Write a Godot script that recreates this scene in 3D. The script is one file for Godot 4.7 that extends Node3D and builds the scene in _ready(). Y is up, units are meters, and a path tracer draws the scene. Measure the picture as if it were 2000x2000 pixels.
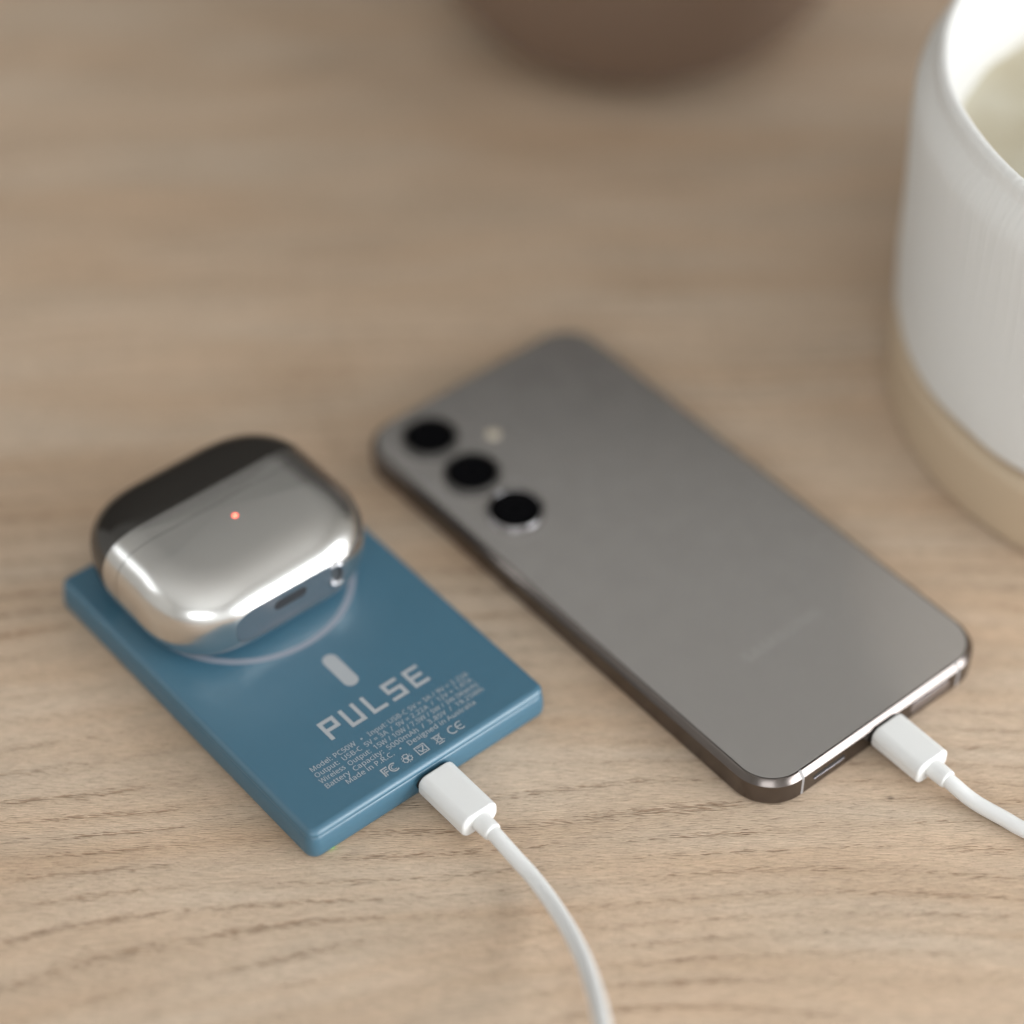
extends Node3D

const MM := 0.001

# ---------------------------------------------------------------- mesh helper
class Shape:
	var v := PackedVector3Array()
	var n := PackedVector3Array()
	var uv := PackedVector2Array()
	var uv2 := PackedVector2Array()
	var idx := PackedInt32Array()

	func pt(p: Vector3, nn: Vector3, t := Vector2.ZERO, t2 := Vector2.ZERO) -> int:
		v.append(p); n.append(nn); uv.append(t); uv2.append(t2)
		return v.size() - 1

	func tri(a: int, b: int, c: int) -> void:
		var f := (v[b] - v[a]).cross(v[c] - v[a])
		if f.dot(n[a] + n[b] + n[c]) > 0.0:
			idx.append_array([a, c, b])
		else:
			idx.append_array([a, b, c])

	# rows of points with explicit normals; wrap closes each row on itself
	func grid(p: Array, nn: Array, wrap: bool) -> void:
		var w: int = p[0].size()
		var base := v.size()
		for r in p.size():
			for c in w:
				pt(p[r][c], nn[r][c], Vector2(float(c) / w, float(r) / p.size()))
		for r in p.size() - 1:
			for c in (w if wrap else w - 1):
				var a := base + r * w + c
				var b := base + r * w + (c + 1) % w
				tri(a, b, a + w)
				tri(b, b + w, a + w)

	func fan(ring: Array, normal: Vector3) -> void:
		var m := Vector3.ZERO
		for p in ring:
			m += p
		var c := pt(m / ring.size(), normal)
		var first := v.size()
		for p in ring:
			pt(p, normal)
		for k in ring.size():
			tri(c, first + k, first + (k + 1) % ring.size())

	func box(a: Vector3, b: Vector3) -> void:
		for axis in 3:
			for s in [0, 1]:
				var nn := Vector3.ZERO
				nn[axis] = -1.0 if s == 0 else 1.0
				var q := []
				for k in [[0, 0], [1, 0], [1, 1], [0, 1]]:
					var p := Vector3.ZERO
					p[axis] = a[axis] if s == 0 else b[axis]
					var i := (axis + 1) % 3
					var j := (axis + 2) % 3
					p[i] = a[i] if k[0] == 0 else b[i]
					p[j] = a[j] if k[1] == 0 else b[j]
					q.append(pt(p, nn))
				tri(q[0], q[1], q[2])
				tri(q[0], q[2], q[3])

	func mesh() -> ArrayMesh:
		var a := []
		a.resize(Mesh.ARRAY_MAX)
		a[Mesh.ARRAY_VERTEX] = v
		a[Mesh.ARRAY_NORMAL] = n
		a[Mesh.ARRAY_TEX_UV] = uv
		a[Mesh.ARRAY_TEX_UV2] = uv2
		a[Mesh.ARRAY_INDEX] = idx
		var m := ArrayMesh.new()
		m.add_surface_from_arrays(Mesh.PRIMITIVE_TRIANGLES, a)
		return m


func part(called: String, s: Shape, m: Material, parent: Node = self) -> MeshInstance3D:
	return put_mesh(called, s.mesh(), m, parent)


func put_mesh(called: String, mesh: Mesh, m: Material, parent: Node = self) -> MeshInstance3D:
	var o := MeshInstance3D.new()
	o.name = called
	o.mesh = mesh
	o.material_override = m
	parent.add_child(o, true)
	return o


func thing(called: String, label: String, category: String, at := Vector3.ZERO, turn := 0.0) -> Node3D:
	var o := Node3D.new()
	o.name = called
	add_child(o, true)
	o.position = at
	o.rotation.y = turn
	o.set_meta("label", label)
	o.set_meta("category", category)
	return o


func mat(c: Color, rough: float, metal := 0.0, spec := 0.5) -> StandardMaterial3D:
	var m := StandardMaterial3D.new()
	m.albedo_color = c.linear_to_srgb()      # colours are written as linear base colours
	m.roughness = rough
	m.metallic = metal
	m.metallic_specular = spec
	return m


# uneven gloss of a handled surface: clouds and fine streaks in the roughness alone
func wipe(m: StandardMaterial3D, seed_: int, scale_: float, least: float) -> void:
	var d := PackedByteArray()
	d.resize(512 * 512)
	var a := noise(seed_, 0.012, 3)
	var b := noise(seed_ + 1, 0.22, 2)
	for j in 512:
		for i in 512:
			var k := 0.5 + 0.6 * a.get_noise_2d(i, j) + 0.25 * b.get_noise_2d(i * 0.35, j)
			d[j * 512 + i] = int(255.0 * lerpf(least, 1.0, clampf(k, 0, 1)))
	m.roughness_texture = ImageTexture.create_from_image(Image.create_from_data(512, 512, false, Image.FORMAT_L8, d))
	m.roughness_texture_channel = BaseMaterial3D.TEXTURE_CHANNEL_RED
	m.uv1_triplanar = true
	m.uv1_scale = Vector3.ONE * scale_


func noise(s: int, f: float, oct := 1) -> FastNoiseLite:
	var q := FastNoiseLite.new()
	q.seed = s
	q.noise_type = FastNoiseLite.TYPE_SIMPLEX_SMOOTH
	q.frequency = f
	q.fractal_type = FastNoiseLite.FRACTAL_FBM if oct > 1 else FastNoiseLite.FRACTAL_NONE
	q.fractal_octaves = oct
	return q


# ---------------------------------------------------------------- shape builders (millimetres in, metres out)
# outline of a rounded rectangle: array of [u, v, nu, nv]
func outline(w: float, l: float, r: float, inset: float, per := 14) -> Array:
	var out := []
	var rr := maxf(r - inset, 0.02)
	var cx := w / 2 - maxf(r, inset + 0.02)
	var cy := l / 2 - maxf(r, inset + 0.02)
	for q in 4:
		for k in per + 1:
			var a := (q + float(k) / per) * PI / 2
			var sx := 1.0 if q == 0 or q == 3 else -1.0
			var sy := 1.0 if q < 2 else -1.0
			out.append([sx * cx + rr * cos(a), sy * cy + rr * sin(a), cos(a), sin(a)])
	return out


# prof: array of [inset, height, n_out, n_up]; u -> x, height -> y, v -> z
func slab(w: float, l: float, r: float, prof: Array, cap_low := true, cap_high := true, per := 14) -> Shape:
	var s := Shape.new()
	var P := []
	var N := []
	for e in prof:
		var row := []
		var nr := []
		for o in outline(w, l, r, e[0], per):
			row.append(Vector3(o[0], e[1], o[1]) * MM)
			nr.append(Vector3(o[2] * e[2], e[3], o[3] * e[2]).normalized())
		P.append(row)
		N.append(nr)
	s.grid(P, N, true)
	if cap_low:
		s.fan(P[0], Vector3.DOWN)
	if cap_high:
		s.fan(P[-1], Vector3.UP)
	return s


# quarter round from the side (inset 0 at y0) over to the top (inset ru at y0 + rv); dir 1 = upper edge, -1 = lower edge going up to the side
func round_up(y0: float, ru: float, rv: float, i0 := 0.0, steps := 7) -> Array:
	var out := []
	for k in steps + 1:
		var a := float(k) / steps * PI / 2
		out.append([i0 + ru * (1 - cos(a)), y0 + rv * sin(a), cos(a) / ru, sin(a) / rv])
	return out


func round_low(y0: float, ru: float, rv: float, i0 := 0.0, steps := 7) -> Array:
	var out := []
	for k in steps + 1:
		var a := (1 - float(k) / steps) * PI / 2
		out.append([i0 + ru * (1 - cos(a)), y0 - rv * sin(a), cos(a) / ru, -sin(a) / rv])
	return out


# prof: array of [radius, height]; normals from the polyline, creased where two points coincide
func lathe(prof: Array, seg := 96, wob := 0.0, seed_ := 1) -> Shape:
	var s := Shape.new()
	var q := noise(seed_, 0.5)
	var P := []
	var N := []
	for k in prof.size():
		var a: Vector2 = Vector2(prof[maxi(k - 1, 0)][0], prof[maxi(k - 1, 0)][1])
		var b: Vector2 = Vector2(prof[mini(k + 1, prof.size() - 1)][0], prof[mini(k + 1, prof.size() - 1)][1])
		var here := Vector2(prof[k][0], prof[k][1])
		if k > 0 and a.distance_to(here) < 0.0005:
			a = here
		if k < prof.size() - 1 and b.distance_to(here) < 0.0005:
			b = here
		var t := (b - a).normalized()
		var row := []
		var nr := []
		for c in seg:
			var f := TAU * c / seg
			var r: float = here.x + wob * q.get_noise_3d(cos(f) * 6.0, sin(f) * 6.0, here.y * 0.1)
			row.append(Vector3(r * cos(f), here.y, r * sin(f)) * MM)
			nr.append(Vector3(t.y * cos(f), -t.x, t.y * sin(f)).normalized())
		P.append(row)
		N.append(nr)
	s.grid(P, N, true)
	return s


func tube(points: Array, r: float, seg := 24) -> Shape:
	var s := Shape.new()
	var P := []
	var N := []
	for k in points.size():
		var t: Vector3 = (points[mini(k + 1, points.size() - 1)] - points[maxi(k - 1, 0)]).normalized()
		var side := t.cross(Vector3.UP).normalized()
		var up := side.cross(t)
		var row := []
		var nr := []
		for c in seg:
			var a := TAU * c / seg
			var d := side * cos(a) + up * sin(a)
			row.append((points[k] + d * r) * MM)
			nr.append(d)
		P.append(row)
		N.append(nr)
	s.grid(P, N, true)
	return s


func smooth_curve(pts: Array, step: float) -> Array:
	var c := Curve3D.new()
	for k in pts.size():
		var t: Vector3 = (pts[mini(k + 1, pts.size() - 1)] - pts[maxi(k - 1, 0)]) / 6.0
		c.add_point(pts[k], -t, t)
	c.bake_interval = step
	return Array(c.get_baked_points())


# flat print lying on a surface: a closed outline in (u, v), its thickness 0.02 mm
func print_poly(s: Shape, poly: PackedVector2Array, y: float) -> void:
	var ids := Geometry2D.triangulate_polygon(poly)
	var base := s.v.size()
	for p in poly:
		s.pt(Vector3(p.x, y, p.y) * MM, Vector3.UP)
	for k in range(0, ids.size(), 3):
		s.tri(base + ids[k], base + ids[k + 1], base + ids[k + 2])


func arc(cx: float, cy: float, r: float, a0: float, a1: float, n := 24) -> Array:
	var out := []
	for k in n + 1:
		var a := deg_to_rad(lerpf(a0, a1, float(k) / n))
		out.append(Vector2(cx + r * cos(a), cy + r * sin(a)))
	return out


func stroke(s: Shape, pts: Array, w: float, y: float) -> void:
	# an open line as a ribbon (left and right edges with mitred joints)
	var base := s.v.size()
	for k in pts.size():
		var a: Vector2 = (pts[k] - pts[maxi(k - 1, 0)]).normalized()
		var b: Vector2 = (pts[mini(k + 1, pts.size() - 1)] - pts[k]).normalized()
		if a == Vector2.ZERO: a = b
		if b == Vector2.ZERO: b = a
		var t := (a + b).normalized()
		var m := Vector2(-t.y, t.x)
		var half := w / 2 / maxf(m.dot(Vector2(-a.y, a.x)), 0.4)
		s.pt(Vector3(pts[k].x + m.x * half, y, pts[k].y + m.y * half) * MM, Vector3.UP)
		s.pt(Vector3(pts[k].x - m.x * half, y, pts[k].y - m.y * half) * MM, Vector3.UP)
	for k in pts.size() - 1:
		var i := base + k * 2
		s.tri(i, i + 1, i + 2)
		s.tri(i + 1, i + 3, i + 2)


func lettering(called: String, words: String, height: float, left: float, base_v: float, width: float, y: float, m: Material, parent: Node, bold := false) -> MeshInstance3D:
	var f := SystemFont.new()
	f.font_names = PackedStringArray(["Droid Sans"])
	f.font_weight = 700 if bold else 400
	var t := TextMesh.new()
	t.text = words
	t.font = f
	t.font_size = 48
	t.pixel_size = 0.0001
	var cap := TextMesh.new()                # a capital letter tells how large the font comes out
	cap.text = "H"
	cap.font = f
	cap.font_size = 48
	cap.pixel_size = 0.0001
	cap.depth = 0.00002
	var shrink := height * MM / cap.get_aabb().size.y
	t.depth = 0.00002
	t.curve_step = 3.0
	t.horizontal_alignment = HORIZONTAL_ALIGNMENT_LEFT
	t.vertical_alignment = VERTICAL_ALIGNMENT_BOTTOM
	var o := put_mesh(called, t, m, parent)
	var box := t.get_aabb()
	var k := width * MM / box.size.x if width > 0.0 else shrink
	o.rotation.x = -PI / 2
	o.scale = Vector3(k, shrink, 1)
	o.position = Vector3(left * MM - box.position.x * k, y * MM, base_v * MM)
	return o


# ---------------------------------------------------------------- wood
func wood_field(x: float, z: float, q: FastNoiseLite) -> float:
	# growth rings cut flat: long nested arches whose tip lies at the front left
	var dx := (x - 80.0) / 3.4
	var dz := z - 192.0
	return sqrt(dx * dx + dz * dz) + 5.0 * q.get_noise_2d(x * 0.5, z * 1.6)


func wood_textures() -> Array:
	# fine: one tile of 440 x 220 mm (grain along x), pores and fibres round a value of 0.8; coarse: 1320 mm, the tone of the wood
	var W := 1024
	var H := 2048
	var warp := noise(3, 0.012, 2)
	var fib := noise(11, 1.0, 3)
	var por := noise(23, 1.0, 2)
	var por2 := noise(29, 1.0)
	var mask := noise(31, 0.02, 2)
	var blotch := noise(37, 1.0, 2)
	var fine := PackedByteArray()
	fine.resize(W * H * 3)
	var relief := PackedByteArray()
	relief.resize(W * H)
	for j in H:
		var z := 220.0 * j / H - 70.0
		for i in W:
			var x := 440.0 * i / W - 220.0
			var g := wood_field(x, z, warp)
			var ring := 0.5 + 0.5 * cos(g * 1.05 + 2.5 * mask.get_noise_2d(x * 0.3, z * 0.7))
			ring = ring * ring * ring * ring
			var much := mask.get_noise_2d(x * 0.7 + 500.0, z)
			var f := fib.get_noise_2d(x * 0.13, z * 3.2)
			var p := por.get_noise_2d(x * 0.20, z * 2.6) + 0.62 * ring * (0.7 + much) - 0.71 + 0.12 * much
			p = clampf(p * 5.0, 0.0, 1.0)
			var p2 := clampf((por2.get_noise_2d(x * 0.36, z * 5.5) - 0.45) * 3.0, 0.0, 1.0)
			var sp := blotch.get_noise_2d(x * 1.6, z * 4.5)
			var tone := 0.92 + 0.12 * f + 0.07 * sp - 0.17 * p - 0.14 * p2
			var speck := (x - 83.2) * (x - 83.2) * 0.5 + (z - 88.3) * (z - 88.3) * 1.4
			tone -= 0.22 * clampf(1.0 - speck * 2.2, 0, 1)
			var o := (j * W + i) * 3
			var warm := 0.07 * p + 0.02 * p2
			fine[o] = int(clampf(tone + warm * 0.3, 0, 1) * 255.0)
			fine[o + 1] = int(clampf(tone - warm * 0.15, 0, 1) * 255.0)
			fine[o + 2] = int(clampf(tone - warm * 0.5, 0, 1) * 255.0)
			relief[j * W + i] = int(clampf(0.72 + 0.16 * f + 0.07 * sp - 0.60 * p - 0.35 * p2, 0, 1) * 255.0)
	var C := 512
	var CH := 2048
	var band := noise(41, 1.0, 4)
	var hue := noise(43, 1.0, 3)
	var patch := noise(47, 1.0, 2)
	var coarse := PackedByteArray()
	coarse.resize(C * CH * 3)
	for j in CH:
		var z := 1320.0 * j / CH - 705.0
		for i in C:
			var x := 1320.0 * i / C - 660.0
			var g := wood_field(x, z, warp)
			var b := band.get_noise_2d(x * 0.0035, g * 0.035)
			var h := hue.get_noise_2d(x * 0.007, g * 0.06)
			var q := patch.get_noise_2d(x * 0.016, z * 0.05)
			var rg := 0.5 + 0.5 * cos(g * 1.05 + 2.5 * mask.get_noise_2d(x * 0.3, z * 0.7))
			var t := 0.825 + 0.034 * b + 0.026 * q - 0.022 * rg * rg
			var red := 0.030 * h + 0.025 * minf(b, 0.0)
			var o := (j * C + i) * 3
			coarse[o] = int(clampf((t + 0.02 - red * 0.2), 0, 1) * 255.0)
			coarse[o + 1] = int(clampf((t - 0.075 + red * 0.5), 0, 1) * 255.0)
			coarse[o + 2] = int(clampf((t - 0.172 + red * 1.0), 0, 1) * 255.0)
	var out := []
	for d in [[fine, W, H, Image.FORMAT_RGB8], [relief, W, H, Image.FORMAT_L8], [coarse, C, CH, Image.FORMAT_RGB8]]:
		var im := Image.create_from_data(d[1], d[2], false, d[3], d[0])
		out.append(ImageTexture.create_from_image(im))
	return out


# ---------------------------------------------------------------- earbuds case
func pillow(W: float, H: float, D: float, rc: float, fa: float, pw: float, shrink := 0.0) -> Array:
	# [points, triangles, normals] of a soft box lying on its back, in mm, centre at the origin
	var rings := []
	var m := 40
	var half := []
	for k in m + 1:
		var a := float(k) / m * PI / 2
		half.append([fa * (1 - pow(cos(a), 2.0 / pw)) if k < m else fa, D / 2 * pow(sin(a), 2.0 / pw)])
	var prof := []
	for k in range(m, 0, -1):
		prof.append([half[k][0], -half[k][1]])
	for k in m + 1:
		prof.append(half[k])
	var per := 26
	for e in prof:
		var row := []
		for o in outline(W - shrink * 2, H - shrink * 2, rc - shrink, e[0], per):
			# corners that ease into the straight sides
			var cx: float = W / 2 - rc
			var cy: float = H / 2 - rc
			var rr: float = rc - shrink - e[0]
			var ca := pow(absf(o[2]), 2.0 / 2.35) * signf(o[2])
			var sa := pow(absf(o[3]), 2.0 / 2.35) * signf(o[3])
			row.append(Vector3((cx if o[0] > 0 else -cx) + rr * ca, e[1] * (1 - 2 * shrink / D), (cy if o[1] > 0 else -cy) + rr * sa))
		rings.append(row)
	# close both faces with rings that shrink to the middle
	for c in 7:
		var k := 1.0 - (c + 1) / 7.0
		var hi := []
		var lo := []
		for p in rings[rings.size() - 1 - c]:
			hi.append(p)
		var src: Array = rings[rings.size() - 1] if c == 0 else []
		if c == 0:
			set_meta("hi", src)
			set_meta("lo", rings[0])
		var top := []
		for p in get_meta("hi"):
			top.append(Vector3(p.x * k, p.y, p.z * k))
		var bot := []
		for p in get_meta("lo"):
			bot.append(Vector3(p.x * k, p.y, p.z * k))
		rings.push_back(top)
		rings.push_front(bot)
	remove_meta("hi")
	remove_meta("lo")
	var pts := PackedVector3Array()
	var w: int = rings[0].size()
	for r in rings:
		for p in r:
			var y: float = p.y
			if y > 0.0:                                 # the front is faintly domed, like a very shallow barrel
				var d: float = (p.z - 2.0) / 25.0
				var e: float = p.x / 29.0
				y -= (CASE_DOME * d * d + 0.06 * e * e) * clampf(y / (D / 2), 0, 1)
			pts.append(Vector3(p.x, y, p.z))
	var tris := []
	for r in rings.size() - 1:
		for c in w:
			var a := r * w + c
			var b := r * w + (c + 1) % w
			tris.append([a, b, a + w])
			tris.append([b, b + w, a + w])
	var nor := PackedVector3Array()
	nor.resize(pts.size())
	var same := {}                                     # the corners repeat points; they share a normal
	for t in tris:
		var f: Vector3 = (pts[t[1]] - pts[t[0]]).cross(pts[t[2]] - pts[t[0]])
		if f.dot(pts[t[0]] + pts[t[1]] + pts[t[2]]) < 0.0:
			f = -f
		for k in t:
			var key := Vector3i(pts[k] * 500.0)
			same[key] = same.get(key, Vector3.ZERO) + f
	for k in pts.size():
		nor[k] = same[Vector3i(pts[k] * 500.0)].normalized()
	return [pts, tris, nor]


const CASE_DOME := 1.7


func clip(src: Array, z: float, keep_greater: bool) -> Array:
	# src: array of triangles, each three [point, normal]
	var out := []
	var s := 1.0 if keep_greater else -1.0
	for t in src:
		var poly := []
		for k in 3:
			var a: Array = t[k]
			var b: Array = t[(k + 1) % 3]
			var da: float = (a[0].z - z) * s
			var db: float = (b[0].z - z) * s
			if da >= 0.0:
				poly.append(a)
			if (da > 0.0 and db < 0.0) or (da < 0.0 and db > 0.0):
				var f := da / (da - db)
				poly.append([a[0].lerp(b[0], f), a[1].lerp(b[1], f).normalized()])
		for k in range(1, poly.size() - 1):
			out.append([poly[0], poly[k], poly[k + 1]])
	return out


func soup(tris: Array) -> Shape:
	var s := Shape.new()
	for t in tris:
		var a := s.pt(t[0][0] * MM, t[0][1])
		var b := s.pt(t[1][0] * MM, t[1][1])
		var c := s.pt(t[2][0] * MM, t[2][1])
		s.tri(a, b, c)
	return s


func pillow_soup(p: Array) -> Array:
	var out := []
	for t in p[1]:
		if p[0][t[0]].distance_squared_to(p[0][t[1]]) < 1e-10 or p[0][t[1]].distance_squared_to(p[0][t[2]]) < 1e-10 or p[0][t[0]].distance_squared_to(p[0][t[2]]) < 1e-10:
			continue
		out.append([[p[0][t[0]], p[2][t[0]]], [p[0][t[1]], p[2][t[1]]], [p[0][t[2]], p[2][t[2]]]])
	return out


func make_case(at: Vector3, turn: float) -> void:
	var o := thing("earbuds_case", "shiny silver earbuds case lying on blue power bank, orange light lit", "earbuds case", at, turn)
	var silver := mat(Color(0.70, 0.695, 0.68), 0.25, 1.0)
	var dark := mat(Color(0.03, 0.03, 0.03), 0.6)
	var D := 21.5
	var all := pillow_soup(pillow(58.0, 51.0, D, 20.5, 12.5, 2.7))
	for t in all:
		for k in 3:
			t[k] = [t[k][0] + Vector3(0, D / 2, 0), t[k][1]]
	var inner := pillow_soup(pillow(58.0, 51.0, D, 20.5, 12.5, 2.7, 0.3))
	for t in inner:
		for k in 3:
			t[k] = [t[k][0] + Vector3(0, D / 2, 0), t[k][1]]
	var seam := -2.0
	var rim := -7.5
	var cut := 24.88
	var dark_end := part("dark_end", soup(clip(all, rim - 0.03, false)), mat(Color(0.028, 0.025, 0.022), 0.08, 0.0, 0.8), o)  # upper end beyond the rim, drawn darker and smoother than the silver
	dark_end.set_meta("label", "glossy dark upper end of the case")
	part("lid_band", soup(clip(clip(all, rim + 0.03, true), seam - 0.07, false)), silver, o)
	part("body", soup(clip(clip(all, seam + 0.07, true), cut, false)), silver, o)
	part("seam", soup(clip(clip(inner, rim - 2.0, true), seam + 2.0, false)), dark, o)
	# the flat end with the charging port
	var edge := []
	for t in clip(all, cut, false):
		for k in 3:
			if absf(t[k][0].z - cut) < 1e-5:
				edge.append(t[k][0])
	edge.sort_custom(func(a, b): return atan2(a.y - D / 2, a.x * 0.35) < atan2(b.y - D / 2, b.x * 0.35))
	var ring := []
	for p in edge:
		if ring.is_empty() or ring[-1].distance_to(p) > 0.02:
			ring.append(p)
	var s := Shape.new()
	var a := []
	for p in ring:
		a.append(Vector3(p.x * 0.995, D / 2 + (p.y - D / 2) * 0.985, cut - 0.06) * MM)
	s.fan(a, Vector3(0, 0, 1))
	var plate := part("end_plate", s, mat(Color(0.50, 0.50, 0.52), 0.24, 1.0), o)
	var z0 := cut - 0.06
	var port := slab(8.9, 2.7, 1.34, [[0.0, 0.0, 1, 0], [0.0, 0.02, 1, 0]])
	var pm := part("charging_port", port, mat(Color(0.02, 0.02, 0.022), 0.5), plate)
	pm.rotation.x = PI / 2
	pm.position = Vector3(0.0, D / 2 + 1.0, z0 + 0.01) * MM
	var loop := tube(smooth_curve([Vector3(-1.3, 2.6, 0), Vector3(0, 3.0, 0.5), Vector3(1.3, 2.4, 0.6), Vector3(1.8, 0, 0.6), Vector3(1.3, -2.4, 0.6), Vector3(0, -3.0, 0.5), Vector3(-1.3, -2.6, 0)], 0.25), 0.55, 12)
	var lm := part("lanyard_loop", loop, mat(Color(0.6, 0.6, 0.62), 0.2, 1.0), plate)
	lm.position = Vector3(12.6, D / 2 + 0.9, z0) * MM
	var hole := part("lanyard_hole", slab(2.6, 4.6, 1.29, [[0.0, 0.0, 1, 0], [0.0, 0.02, 1, 0]]), mat(Color(0.05, 0.055, 0.06), 0.4), plate)
	hole.rotation.x = PI / 2
	hole.position = Vector3(12.8, D / 2 + 0.9, z0 + 0.01) * MM
	# charging light: a bright core in a red ring
	var glow := mat(Color(0.9, 0.2, 0.1), 0.4)
	glow.emission_enabled = true
	glow.emission = Color(1.0, 0.12, 0.07)
	glow.emission_energy_multiplier = 2.6
	var hot := mat(Color(0.9, 0.6, 0.5), 0.4)
	hot.emission_enabled = true
	hot.emission = Color(1.0, 0.62, 0.48)
	hot.emission_energy_multiplier = 4.0
	var led := part("charging_light", lathe([[0.34, 0.04], [0.60, 0.04], [0.64, 0.02], [0.66, -0.02]], 32), glow, o)
	led.position = Vector3(0.45, D - 0.02, 3.75) * MM
	part("light_core", lathe([[0.0, 0.05], [0.25, 0.05], [0.34, 0.04]], 24), hot, led)
	led.set_meta("label", "small lit orange charging light")


# ---------------------------------------------------------------- power bank
func make_power_bank(at: Vector3, turn: float) -> void:
	var W := 66.5
	var L := 98.8
	var R := 2.9
	var T := 9.33
	var o := thing("power_bank", "flat blue power bank with large pale lettering and a white cable plugged in", "power bank", at, turn)
	var blue := mat(Color(0.041, 0.124, 0.186), 0.46, 0.0, 0.65)
	var low := round_low(2.9, 1.9, 2.6)
	for k in range(1, 9):                                    # the side bulges a little
		var a := k / 8.0 * 1.08
		low.append([0.85 * (1 - cos(a)), 2.9 + 4.6 * sin(a), cos(a) / 0.85, sin(a) / 4.6])
	low.append_array([[0.75, 7.25, 1, 1], [1.1, 7.3, 0, 1]])
	part("lower_shell", slab(W, L, R, low), blue, o)
	part("seam", slab(W, L, R, [[0.95, 7.0, 1, 0], [0.95, 8.0, 1, 0]]), mat(Color(0.015, 0.03, 0.045), 0.7), o)
	var top := round_low(7.80, 0.25, 0.22, 0.40, 3)
	top.append_array(round_up(7.86, 1.7, T - 7.86, 0.40, 9))
	part("top_cover", slab(W, L, R, top), blue, o)
	wipe(blue, 73, 22.0, 0.80)
	# print on the cover
	var ink := mat(Color(0.35, 0.37, 0.39), 0.5)
	var pale := mat(Color(0.235, 0.26, 0.31), 0.45)
	var y := T + 0.02
	var ring := Shape.new()
	stroke(ring, arc(0.0, -21.2, 25.35, 0, 360, 160), 1.6, y)
	part("printed_ring", ring, pale, o)
	var pill := Shape.new()
	var pts := arc(0.55, 11.7, 1.85, 180, 360, 20)
	pts.append_array(arc(0.55, 19.1, 1.85, 0, 180, 20))
	print_poly(pill, PackedVector2Array(pts), y)
	part("printed_bar", pill, ink, o)
	var t := 24.8
	var b := 30.6
	var w := 1.0
	var h := w / 2
	var glyphs := {
		"P": [[Vector2(-13.3 + h, b), Vector2(-13.3 + h, t + h), Vector2(-9.0 - h, t + h), Vector2(-9.0 - h, t + 3.5 - h), Vector2(-12.3, t + 3.5 - h)]],
		"U": [[Vector2(-7.5 + h, t), Vector2(-7.5 + h, b - h), Vector2(-3.3 - h, b - h), Vector2(-3.3 - h, t)]],
		"L": [[Vector2(-1.5 + h, t), Vector2(-1.5 + h, b - h), Vector2(2.7, b - h)]],
		"S": [[Vector2(8.5, t + h), Vector2(4.2 + h, t + h), Vector2(4.2 + h, (t + b) / 2), Vector2(8.5 - h, (t + b) / 2), Vector2(8.5 - h, b - h), Vector2(4.2, b - h)]],
		"E": [[Vector2(14.5, t + h), Vector2(10.3 + h, t + h), Vector2(10.3 + h, b - h), Vector2(14.5, b - h)], [Vector2(11.3, (t + b) / 2), Vector2(14.1, (t + b) / 2)]],
	}
	for g in glyphs:
		var s := Shape.new()
		for line in glyphs[g]:
			stroke(s, line, w, y)
		part("printed_letter", s, ink, o)
	var lines := [
		["Model: PC50W   •   Input: USB-C 5V = 3A / 9V = 2.22A", -21.9, 21.9, 35.50],
		["Output:  USB-C  5V = 3A  /  9V = 2.22A  /  12V = 1.67A", -22.1, 21.5, 37.40],
		["Wireless  Output:  15W / 10W / 7.5W / 5W / 3W (Watch)", -22.3, 21.6, 39.30],
		["Battery  Capacity:  5000mAh  /  3.85V  /  19.25Wh", -22.1, 21.7, 41.20],
		["Made in P.R.C.   •   Designed in Australia", -17.9, 17.8, 43.10],
	]
	for l in lines:
		lettering("printed_line", l[0], 1.30, l[1], l[3], l[2] - l[1], y, ink, o)
	# five marks under the lines
	var fcc := Shape.new()
	stroke(fcc, [Vector2(-10.3, 46.3), Vector2(-10.3, 44.1), Vector2(-8.7, 44.1)], 0.34, y)
	stroke(fcc, [Vector2(-9.8, 46.3), Vector2(-9.8, 44.65), Vector2(-8.9, 44.65)], 0.22, y)
	stroke(fcc, [Vector2(-10.2, 45.3), Vector2(-9.0, 45.3)], 0.3, y)
	stroke(fcc, arc(-7.45, 45.2, 1.1, -50, -310, 20), 0.32, y)
	stroke(fcc, arc(-7.45, 45.2, 0.62, -60, -300, 16), 0.2, y)
	part("printed_mark", fcc, ink, o)
	var rec := Shape.new()
	for k in 3:
		var a := deg_to_rad(k * 120.0 - 90.0)
		stroke(rec, arc(-3.75 + 0.55 * cos(a), 45.1 + 0.55 * sin(a), 0.62, 0, 360, 20), 0.2, y + 0.002 * k)
	for k in 12:
		var a := TAU * k / 12
		stroke(rec, [Vector2(-3.75 + 1.12 * cos(a), 45.1 + 1.12 * sin(a)), Vector2(-3.75 + 1.34 * cos(a), 45.1 + 1.34 * sin(a))], 0.24, y + 0.008)
	part("printed_mark", rec, ink, o)
	var chk := Shape.new()
	stroke(chk, [Vector2(-0.95, 45.0), Vector2(-0.95, 43.95), Vector2(1.55, 43.95), Vector2(1.55, 46.25), Vector2(-0.95, 46.25), Vector2(-0.95, 44.9)], 0.26, y)
	stroke(chk, [Vector2(-0.5, 44.9), Vector2(0.1, 45.8), Vector2(1.15, 44.4)], 0.3, y)
	stroke(chk, [Vector2(-0.55, 44.35), Vector2(1.2, 44.35)], 0.2, y + 0.004)
	stroke(chk, [Vector2(0.35, 45.55), Vector2(1.2, 45.9)], 0.22, y + 0.006)
	part("printed_mark", chk, ink, o)
	var bin := Shape.new()
	stroke(bin, [Vector2(4.05, 44.2), Vector2(5.7, 44.2)], 0.3, y)
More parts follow.
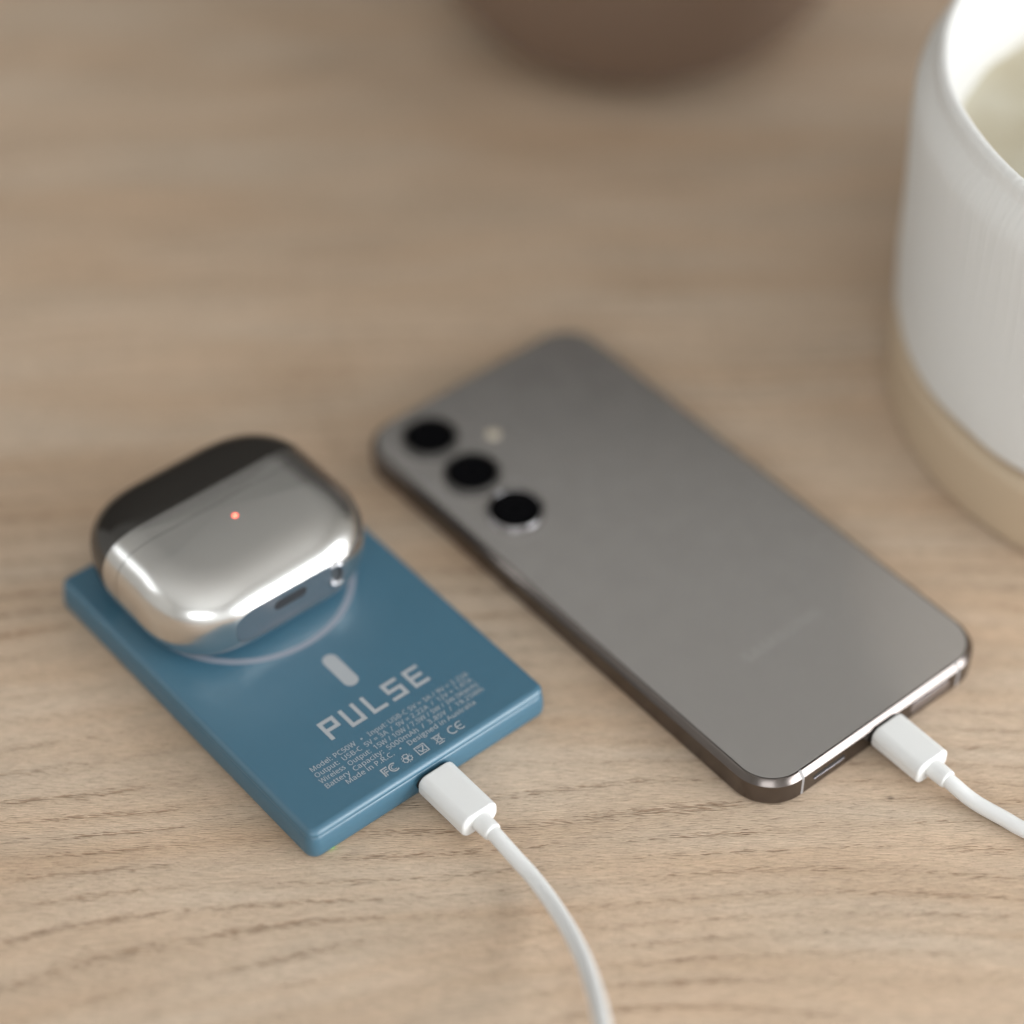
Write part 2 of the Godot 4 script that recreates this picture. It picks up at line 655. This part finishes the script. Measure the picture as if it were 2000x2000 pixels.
	stroke(bin, [Vector2(4.2, 44.3), Vector2(4.4, 46.0), Vector2(5.4, 46.0), Vector2(5.55, 44.3)], 0.22, y + 0.003)
	stroke(bin, [Vector2(3.7, 44.0), Vector2(6.1, 46.1)], 0.2, y + 0.006)
	stroke(bin, [Vector2(6.1, 44.0), Vector2(3.7, 46.1)], 0.2, y + 0.009)
	stroke(bin, [Vector2(4.1, 46.5), Vector2(5.7, 46.5)], 0.3, y)
	part("printed_mark", bin, ink, o)
	var ce := Shape.new()
	stroke(ce, arc(9.0, 45.1, 1.05, -55, -305, 20), 0.32, y)
	stroke(ce, arc(11.1, 45.1, 1.05, -55, -305, 20), 0.32, y + 0.002)
	stroke(ce, [Vector2(10.1, 45.1), Vector2(11.5, 45.1)], 0.3, y + 0.004)
	part("printed_mark", ce, ink, o)
	# port and status light on the end that faces the cable
	var port := part("charging_port", slab(9.4, 3.4, 1.69, [[0, 0, 1, 0], [0, 0.02, 1, 0]]), mat(Color(0.012, 0.014, 0.016), 0.5), o)
	port.rotation.x = PI / 2
	port.position = Vector3(0.0, 4.65, L / 2 + 0.01) * MM
	var g := mat(Color(0.2, 0.8, 0.2), 0.4)
	g.emission_enabled = true
	g.emission = Color(0.25, 1.0, 0.22)
	g.emission_energy_multiplier = 10.0
	var led := part("status_light", lathe([[0.0, 0.0], [0.42, 0.0], [0.42, 0.0], [0.38, 0.22], [0.0, 0.28]], 20), g, o)
	led.rotation.x = PI / 2
	led.position = Vector3(-26.9, 0.5, L / 2 - 1.75) * MM
	led.set_meta("label", "tiny green status light low on the end")


# ---------------------------------------------------------------- smartphone
func phone_side(extra := 0.0) -> Array:
	var p := round_low(1.0, 0.8 , 0.8)
	p.append([0.0, 4.0, 1, 0])
	p.append_array([[0.0, 5.85, 1, 0], [0.03, 6.02, 0.92, 0.38], [0.12, 6.15, 0.83, 0.56], [0.66, 6.80, 0.77, 0.64], [1.20, 7.42, 0.70, 0.71], [1.32, 7.5, 0.3, 0.95], [1.5, 7.52, 0, 1]])
	if extra != 0.0:
		for e in p:
			e[0] -= extra
			e[1] += extra * 0.4
	return p


func make_phone(at: Vector3, turn: float) -> void:
	var W := 70.6
	var L := 147.4
	var R := 10.2
	var o := thing("smartphone", "grey smartphone lying face down with three black camera lenses", "smartphone", at, turn)
	var metal := mat(Color(0.155, 0.135, 0.125), 0.24, 1.0)
	var frame := phone_side()
	frame.append([1.58, 7.2, -1, 0.2])
	var fr := part("frame", slab(W, L, R, frame, true, false), metal, o)
	var glass := mat(Color(0.53, 0.508, 0.492), 0.21, 0.85, 0.5)
	wipe(glass, 71, 14.0, 0.72)
	part("back_glass", slab(W - 3.3, L - 3.3, R - 1.65, [[0.0, 6.9, 1, 0], [0.0, 7.49, 1, 0]]), glass, o)
	part("frame_gap", slab(W - 2.4, L - 2.4, R - 1.2, [[0.0, 6.7, 1, 0], [0.0, 7.0, 1, 0]]), mat(Color(0.01, 0.01, 0.01), 0.8), o)
	# antenna lines, speaker slot and card tray on the end of the frame
	for u in [-24.6, 24.6]:
		var s := Shape.new()
		var P := []
		var N := []
		for e in phone_side(0.015):
			var row := []
			var nr := []
			for x in [-0.38, 0.38]:
				row.append(Vector3(u + x, e[1], L / 2 - e[0]) * MM)
				nr.append(Vector3(0, e[3], e[2]).normalized())
			P.append(row)
			N.append(nr)
		s.grid(P, N, false)
		part("antenna_line", s, mat(Color(0.24, 0.225, 0.22), 0.45), fr)
	var slot := part("speaker_slot", slab(9.8, 1.25, 0.62, [[0.0, 0.0, 1, 0], [0.0, 0.02, 1, 0]]), mat(Color(0.012, 0.012, 0.014), 0.5), fr)
	slot.rotation.x = PI / 2
	slot.position = Vector3(-16.5, 3.85, L / 2 + 0.01) * MM
	var lip := tube(smooth_curve([Vector3(-4.6, -0.62, 0), Vector3(-2, -0.62, 0), Vector3(2, -0.62, 0), Vector3(4.6, -0.62, 0)], 0.5), 0.11, 10)
	var lp := part("speaker_lip", lip, mat(Color(0.30, 0.28, 0.30), 0.35, 1.0), fr)
	lp.position = Vector3(-16.5, 3.85, L / 2 + 0.02) * MM
	var tray := part("card_tray", slab(12.6, 2.9, 1.4, round_up(0.0, 0.15, 0.08)), mat(Color(0.36, 0.335, 0.345), 0.36, 1.0), fr)
	tray.rotation.x = PI / 2
	tray.position = Vector3(15.6, 3.6, L / 2) * MM
	var port := part("charging_port", slab(9.2, 3.3, 1.64, [[0, 0, 1, 0], [0, 0.02, 1, 0]]), mat(Color(0.012, 0.012, 0.014), 0.5), fr)
	port.rotation.x = PI / 2
	port.position = Vector3(1.0, 3.8, L / 2 + 0.01) * MM
	# cameras
	var ring_m := mat(Color(0.12, 0.115, 0.11), 0.5, 1.0)
	var lens_m := mat(Color(0.003, 0.003, 0.0035), 0.05, 0.0, 0.08)
	var inner_m := mat(Color(0.008, 0.008, 0.009), 0.3, 0.0, 0.1)
	for v in [-61.3, -44.9, -28.5]:
		var ring := part("lens_ring", lathe([[7.1, 0.0], [7.1, 0.9], [6.95, 1.15], [6.6, 1.3], [6.25, 1.25], [6.2, 1.0], [6.2, 0.6]], 64), ring_m if v < -30.0 else mat(Color(0.36, 0.35, 0.36), 0.16, 1.0), o)  # third ring lighter and smoother: its highlight is put into the metal colour
		ring.position = Vector3(-21.3, 7.5, v) * MM
		var gl := part("lens", lathe([[6.2, 1.1], [5.0, 1.12], [3.0, 1.13], [0.0, 1.13]], 48), lens_m, ring)
		var bar := part("lens_barrel", lathe([[3.0, 1.135], [3.0, 1.16], [2.7, 1.16], [2.6, 1.135]], 40), inner_m, ring)
		bar.set_meta("label", "faint inner ring of the lens")
		gl.set_meta("label", "black camera lens glass")
	part("flash", lathe([[1.75, 0.0], [1.75, 0.12], [1.6, 0.2], [0.0, 0.22]], 32), mat(Color(0.52, 0.46, 0.37), 0.3), o).position = Vector3(-8.3, 7.5, -52.6) * MM
	lettering("printed_name", "SAMSUNG", 2.9, -11.8, 43.6, 23.6, 7.505, mat(Color(0.62, 0.60, 0.585), 0.22, 0.85), o, true)


# ---------------------------------------------------------------- cable
func make_cable(label: String, at: Vector3, turn: float, u: float, y0: float, v0: float, v1: float, v2: float, path: Array) -> void:
	# u, y0: axis of the plug in its socket's own axes; v0..v1 housing, v1..v2 sleeve; path: world points in mm that the cord runs through
	var o := thing("charging_cable", label, "cable", at, turn)
	o.set_meta("group", "white charging cables on the table")
	var white := mat(Color(0.73, 0.73, 0.72), 0.38, 0.0, 0.45)
	var plug := part("plug", slab(8.3, 2.5, 1.24, [[0.0, 0.0, 1, 0], [0.0, v0 - at_end + 1.0, 1, 0]]), mat(Color(0.7, 0.7, 0.7), 0.25, 1.0), o)
	plug.rotation.x = PI / 2
	plug.position = Vector3(u, y0, at_end - 0.4) * MM
	var prof := round_low(0.5, 0.5, 0.5, 0.0, 5)
	prof.append([0.0, (v1 - v0) * 0.5, 1, 0])
	prof.append_array(round_up(v1 - v0 - 0.7, 0.7, 0.7, 0.0, 6))
	var body := part("housing", slab(9.7, 6.0, 2.35, prof), white, o)
	body.rotation.x = PI / 2
	body.position = Vector3(u, y0, v0) * MM
	var sl := [[0.0, 0.0], [2.3, 0.0], [2.3, 0.0], [2.25, (v2 - v1) * 0.5], [2.2, v2 - v1 - 0.6], [2.1, v2 - v1 - 0.2], [1.85, v2 - v1], [1.5, v2 - v1], [0.0, v2 - v1 - 0.05]]
	var sleeve := part("sleeve", lathe(sl, 40), white, o)
	sleeve.rotation.x = PI / 2
	sleeve.position = Vector3(u, y0, v1 - 0.05) * MM
	var inv := (Transform3D(Basis(Vector3.UP, turn), at / MM)).affine_inverse()
	var pts := [Vector3(u, y0, v2 - 2.0), Vector3(u, y0 - 0.03, v2 + 0.3)]
	for p in path:
		pts.append(inv * p)
	part("cord", tube(smooth_curve(pts, 0.8), 1.75), white, o)


var at_end := 49.05


# ---------------------------------------------------------------- window: frame, bright pane, and the light that comes in
func make_window(label: String, at: Vector3, into: Vector3, size: Vector2, energy: float) -> void:
	var o := thing("window", label, "window", at, atan2(into.x, into.z))     # its own z axis points into the room
	var tint := Color(0.975, 0.99, 1.0)
	var day := AreaLight3D.new()
	day.name = "daylight"
	day.area_size = size
	day.area_normalize_energy = false
	day.light_energy = energy
	day.light_color = tint
	day.area_range = 8.0
	day.shadow_enabled = true
	o.add_child(day)
	day.rotation.y = PI                                                       # a light shines along its -z
	var glow := mat(Color(0.8, 0.8, 0.8), 0.5)
	glow.emission_enabled = true
	glow.emission = tint
	glow.emission_energy_multiplier = 1.0
	var pane := Shape.new()
	pane.box(Vector3(-size.x / 2, -size.y / 2, -0.03), Vector3(size.x / 2, size.y / 2, -0.012))
	part("pane", pane, glow, o)
	var white := mat(Color(0.7, 0.7, 0.68), 0.5)
	var e := 0.05
	for k in [-1.0, 1.0]:
		var bar := Shape.new()
		bar.box(Vector3(-size.x / 2 - e, minf(k * size.y / 2, k * (size.y / 2 + e)), -0.04), Vector3(size.x / 2 + e, maxf(k * size.y / 2, k * (size.y / 2 + e)), 0.010))
		part("frame", bar, white, o)
		var post := Shape.new()
		post.box(Vector3(minf(k * size.x / 2, k * (size.x / 2 + e)), -size.y / 2, -0.038), Vector3(maxf(k * size.x / 2, k * (size.x / 2 + e)), size.y / 2, 0.008))
		part("frame", post, white, o)


# ---------------------------------------------------------------- scene
func _ready() -> void:
	# camera: a 60 mm lens, wide open, a little over half a metre away
	var cam := Camera3D.new()
	cam.name = "camera"
	add_child(cam)
	var pitch := 0.78811
	var roll := 0.00364
	var right := Vector3(1, 0, 0)
	var fwd := Vector3(0, -sin(pitch), -cos(pitch))
	var up := Vector3(0, cos(pitch), -sin(pitch))
	cam.transform = Transform3D(Basis(right * cos(roll) + up * sin(roll), up * cos(roll) - right * sin(roll), -fwd), Vector3(0.0, 442.88, 440.58) * MM)
	cam.near = 0.05
	cam.far = 20.0
	var lens := CameraAttributesPhysical.new()
	lens.frustum_focal_length = 59.968
	lens.frustum_focus_distance = 0.556
	lens.exposure_aperture = 2.0
	cam.attributes = lens
	cam.current = true

	var env := Environment.new()
	env.background_mode = Environment.BG_COLOR
	env.background_color = Color(0.20, 0.195, 0.185).linear_to_srgb()
	env.background_energy_multiplier = 1.0
	env.tonemap_mode = Environment.TONE_MAPPER_LINEAR
	env.tonemap_exposure = 1.13
	env.sdfgi_enabled = true
	env.ssao_enabled = true
	env.ssil_enabled = true
	var we := WorldEnvironment.new()
	we.name = "environment"
	we.environment = env
	add_child(we)

	# daylight: a wide window to the right, a second one in front of the table, a small high one to the left
	var win_at := Vector3(1.20, 0.38, 0.66)
	var win_size := Vector2(1.22, 0.70)
	make_window("wide bright window to the right of the table", win_at, Vector3(-1, 0, 0), win_size, 2.9)
	make_window("bright window in front of the table, behind the camera", Vector3(-0.10, 0.80, 1.735), Vector3(0, 0, -1), Vector2(0.85, 0.7), 1.05)
	make_window("small high window to the left of the table", Vector3(-1.355, 1.02, -0.05), Vector3(1, 0, 0), Vector2(0.7, 0.42), 0.32)

	# setting: table and the dark wall behind it
	var wood := wood_textures()
	var wm := mat(Color(1, 1, 1), 0.50, 0.0, 0.4)
	wm.albedo_texture = wood[0]
	wm.detail_enabled = true
	wm.detail_albedo = wood[2]
	wm.detail_blend_mode = BaseMaterial3D.BLEND_MODE_MUL
	wm.detail_uv_layer = BaseMaterial3D.DETAIL_UV_2
	wm.heightmap_enabled = true
	wm.heightmap_texture = wood[1]
	wm.heightmap_scale = 0.022
	var tb := Shape.new()
	var q := []
	for c in [[-0.75, -0.9], [0.75, -0.9], [0.75, 0.45], [-0.75, 0.45]]:
		var x: float = c[0] * 1000.0
		var z: float = c[1] * 1000.0
		q.append(tb.pt(Vector3(c[0], 0, c[1]), Vector3.UP, Vector2((x + 220.0) / 440.0, (z + 70.0) / 220.0), Vector2((x + 660.0) / 1320.0, (z + 705.0) / 1320.0)))
	tb.tri(q[0], q[1], q[2])
	tb.tri(q[0], q[2], q[3])
	var under := Shape.new()
	under.box(Vector3(-0.75, -0.035, -0.9), Vector3(0.75, -0.002, 0.45))
	for k in under.v.size():
		tb.pt(under.v[k], under.n[k])
	for k in range(0, under.idx.size(), 3):
		tb.tri(8 - 4 + under.idx[k], 4 + under.idx[k + 1], 4 + under.idx[k + 2])
	part("table", tb, wm).set_meta("kind", "structure")
	var wl := Shape.new()
	wl.box(Vector3(-1.36, -0.7, -1.0), Vector3(1.21, 0.86, -0.92))
	part("wall", wl, mat(Color(0.024, 0.020, 0.016), 0.6)).set_meta("kind", "structure")

	var cl := Shape.new()
	cl.box(Vector3(-2.2, 1.60, -2.2), Vector3(2.2, 1.66, 2.2))
	part("ceiling", cl, mat(Color(0.86, 0.85, 0.83), 0.8)).set_meta("kind", "structure")

	var sw := Shape.new()
	sw.box(Vector3(-1.45, -0.7, -2.2), Vector3(-1.37, 1.598, 2.2))
	part("side_wall", sw, mat(Color(0.60, 0.58, 0.55), 0.8)).set_meta("kind", "structure")
	var fw := Shape.new()
	fw.box(Vector3(-1.368, -0.7, 1.75), Vector3(1.218, 1.598, 1.83))
	part("front_wall", fw, mat(Color(0.86, 0.85, 0.83), 0.8)).set_meta("kind", "structure")

	var bw := Shape.new()
	bw.box(Vector3(-1.368, -0.7, -1.83), Vector3(1.218, 1.598, -1.75))
	part("back_wall", bw, mat(Color(0.86, 0.85, 0.83), 0.8)).set_meta("kind", "structure")
	var rw := Shape.new()                                     # the wall that the window is set in
	var lo := win_at.y - win_size.y / 2 - 0.03
	var hi := win_at.y + win_size.y / 2 + 0.03
	var z_a := win_at.z - win_size.x / 2 - 0.03
	var z_b := win_at.z + win_size.x / 2 + 0.03
	rw.box(Vector3(1.22, -0.7, -2.2), Vector3(1.33, 1.598, z_a))
	rw.box(Vector3(1.22, -0.7, z_b), Vector3(1.33, 1.598, 2.2))
	rw.box(Vector3(1.22, hi, z_a), Vector3(1.33, 1.598, z_b))
	rw.box(Vector3(1.22, -0.7, z_a), Vector3(1.33, lo, z_b))
	part("window_wall", rw, mat(Color(0.86, 0.85, 0.83), 0.8)).set_meta("kind", "structure")

	# the things on the table
	var bank_at := Vector3(-48.84, 0.0, 48.32) * MM
	var bank_turn := 0.69891
	make_power_bank(bank_at, bank_turn)
	make_case(Vector3(-65.54, 9.33, 29.59) * MM, 0.692)
	var phone_at := Vector3(35.40, 0.0, 15.57) * MM
	var phone_turn := 0.69708
	make_phone(phone_at, phone_turn)
	at_end = 49.4
	make_cable("white cable plugged into the blue power bank, its cord running to the front", bank_at, bank_turn, 0.0, 4.65, 50.1, 65.7, 70.1,
		[Vector3(0.8, 4.0, 107.8), Vector3(4.9, 3.8, 113.3), Vector3(9.1, 4.6, 121.0), Vector3(13.1, 6.8, 131.0), Vector3(16.0, 10.0, 142.0), Vector3(18.1, 15.0, 156.9), Vector3(18.5, 20.0, 174.0), Vector3(16.0, 24.0, 205.0), Vector3(10.0, 20.0, 245.0), Vector3(0.0, 8.0, 290.0), Vector3(-8.0, 1.75, 325.0), Vector3(-24.0, 1.75, 380.0)])
	at_end = 73.7
	make_cable("white cable plugged into the grey phone, its cord leaving at the right", phone_at, phone_turn, 0.95, 3.8, 74.1, 88.4, 93.2,
		[Vector3(101.0, 2.4, 91.0), Vector3(107.3, 1.9, 95.5), Vector3(111.5, 1.7, 98.5), Vector3(122.0, 1.65, 104.5), Vector3(140.0, 1.65, 111.0), Vector3(175.0, 1.65, 116.0), Vector3(230.0, 1.65, 112.0)])

	# white pot on its wooden stand, at the right edge of the picture
	var pot_at := Vector3(173.1, 0.0, -45.1) * MM
	var stand := lathe([[0.0, 0.0], [75.5, 0.0], [76.6, 0.4], [77.2, 1.6], [77.2, 1.6], [77.2, 16.6], [76.9, 18.4], [76.0, 19.9], [74.6, 20.8], [72.5, 21.0], [60.0, 21.0], [0.0, 21.0]], 160)
	var st := part("wooden_stand", stand, mat(Color(0.56, 0.44, 0.31), 0.55))
	st.position = pot_at
	st.set_meta("label", "round pale wooden stand under the white pot")
	st.set_meta("category", "stand")
	var pot := thing("pot", "round white pot standing on the wooden stand, cut by right edge", "pot", pot_at + Vector3(0, 21, 0) * MM)
	var wp := mat(Color(0.76, 0.75, 0.725), 0.75, 0.0, 0.25)
	var brush := PackedByteArray()                            # upright brush marks in the matt surface
	var bn := noise(61, 1.0, 2)
	brush.resize(1024 * 32)
	for j in 32:
		for i in 1024:
			brush[j * 1024 + i] = int(clampf(0.5 + 0.38 * bn.get_noise_2d(i * 0.33, j * 0.16) + 0.12 * bn.get_noise_2d(i * 0.7 + 90.0, j * 0.9), 0, 1) * 255.0)
	wp.heightmap_enabled = true
	wp.heightmap_texture = ImageTexture.create_from_image(Image.create_from_data(1024, 32, false, Image.FORMAT_L8, brush))
	wp.heightmap_scale = 0.02
	part("vessel", lathe([[0.0, 0.1], [71.5, 0.1], [72.0, 0.5], [72.2, 2.2], [75.0, 2.4], [76.5, 2.9], [77.1, 4.0], [77.6, 15.0], [78.4, 35.0], [79.2, 55.0], [79.4, 64.0], [78.9, 67.0], [77.6, 70.0], [76.3, 72.2], [75.8, 73.3], [75.6, 74.6], [75.4, 75.8], [74.9, 76.7], [74.0, 77.1], [72.9, 76.9], [72.2, 76.2], [71.6, 74.0], [70.0, 62.0], [68.0, 50.0], [67.5, 45.0]], 220, 0.35, 5), wp, pot)
	var mottle := PackedByteArray()                           # pale brown clouds in the cream
	var mn := noise(67, 1.0, 3)
	mottle.resize(256 * 256 * 3)
	for j in 256:
		for i in 256:
			var c := clampf(0.5 + 0.9 * mn.get_noise_2d(i * 0.012, j * 0.012), 0, 1)
			mottle[(j * 256 + i) * 3] = int(255.0 * lerpf(0.90, 0.97, c))
			mottle[(j * 256 + i) * 3 + 1] = int(255.0 * lerpf(0.86, 0.95, c))
			mottle[(j * 256 + i) * 3 + 2] = int(255.0 * lerpf(0.78, 0.90, c))
	var fm := mat(Color(0.62, 0.61, 0.56), 0.75, 0.0, 0.3)
	fm.albedo_texture = ImageTexture.create_from_image(Image.create_from_data(256, 256, false, Image.FORMAT_RGB8, mottle))
	fm.uv1_triplanar = true
	fm.uv1_scale = Vector3(9, 9, 9)
	var fl := part("filling", lathe([[68.6, 51.2], [67.5, 50.2], [64.0, 49.6], [45.0, 49.3], [20.0, 49.5], [0.0, 49.6]], 120, 1.0, 9), fm)
	fl.position = pot_at + Vector3(0, 21, 0) * MM
	fl.set_meta("label", "cream coloured filling inside the white pot")
	fl.set_meta("category", "filling")

	# brown bowl, far out of focus
	var bowl := part("bowl", lathe([[0.0, 0.6], [35.0, 0.6], [36.0, 0.0], [39.0, 0.0], [41.0, 1.5], [46.0, 4.0], [53.0, 10.0], [59.0, 19.0], [62.5, 31.0], [64.0, 46.0], [64.5, 60.0], [64.0, 82.0], [62.5, 83.5], [61.0, 82.0], [60.8, 60.0], [58.0, 36.0], [51.0, 18.0], [30.0, 8.0], [0.0, 6.0]], 96), mat(Color(0.18, 0.120, 0.086), 0.13))
	bowl.position = Vector3(36.5, 0.0, -216.0) * MM
	bowl.set_meta("label", "dark brown bowl, blurred at the top of the picture")
	bowl.set_meta("category", "bowl")
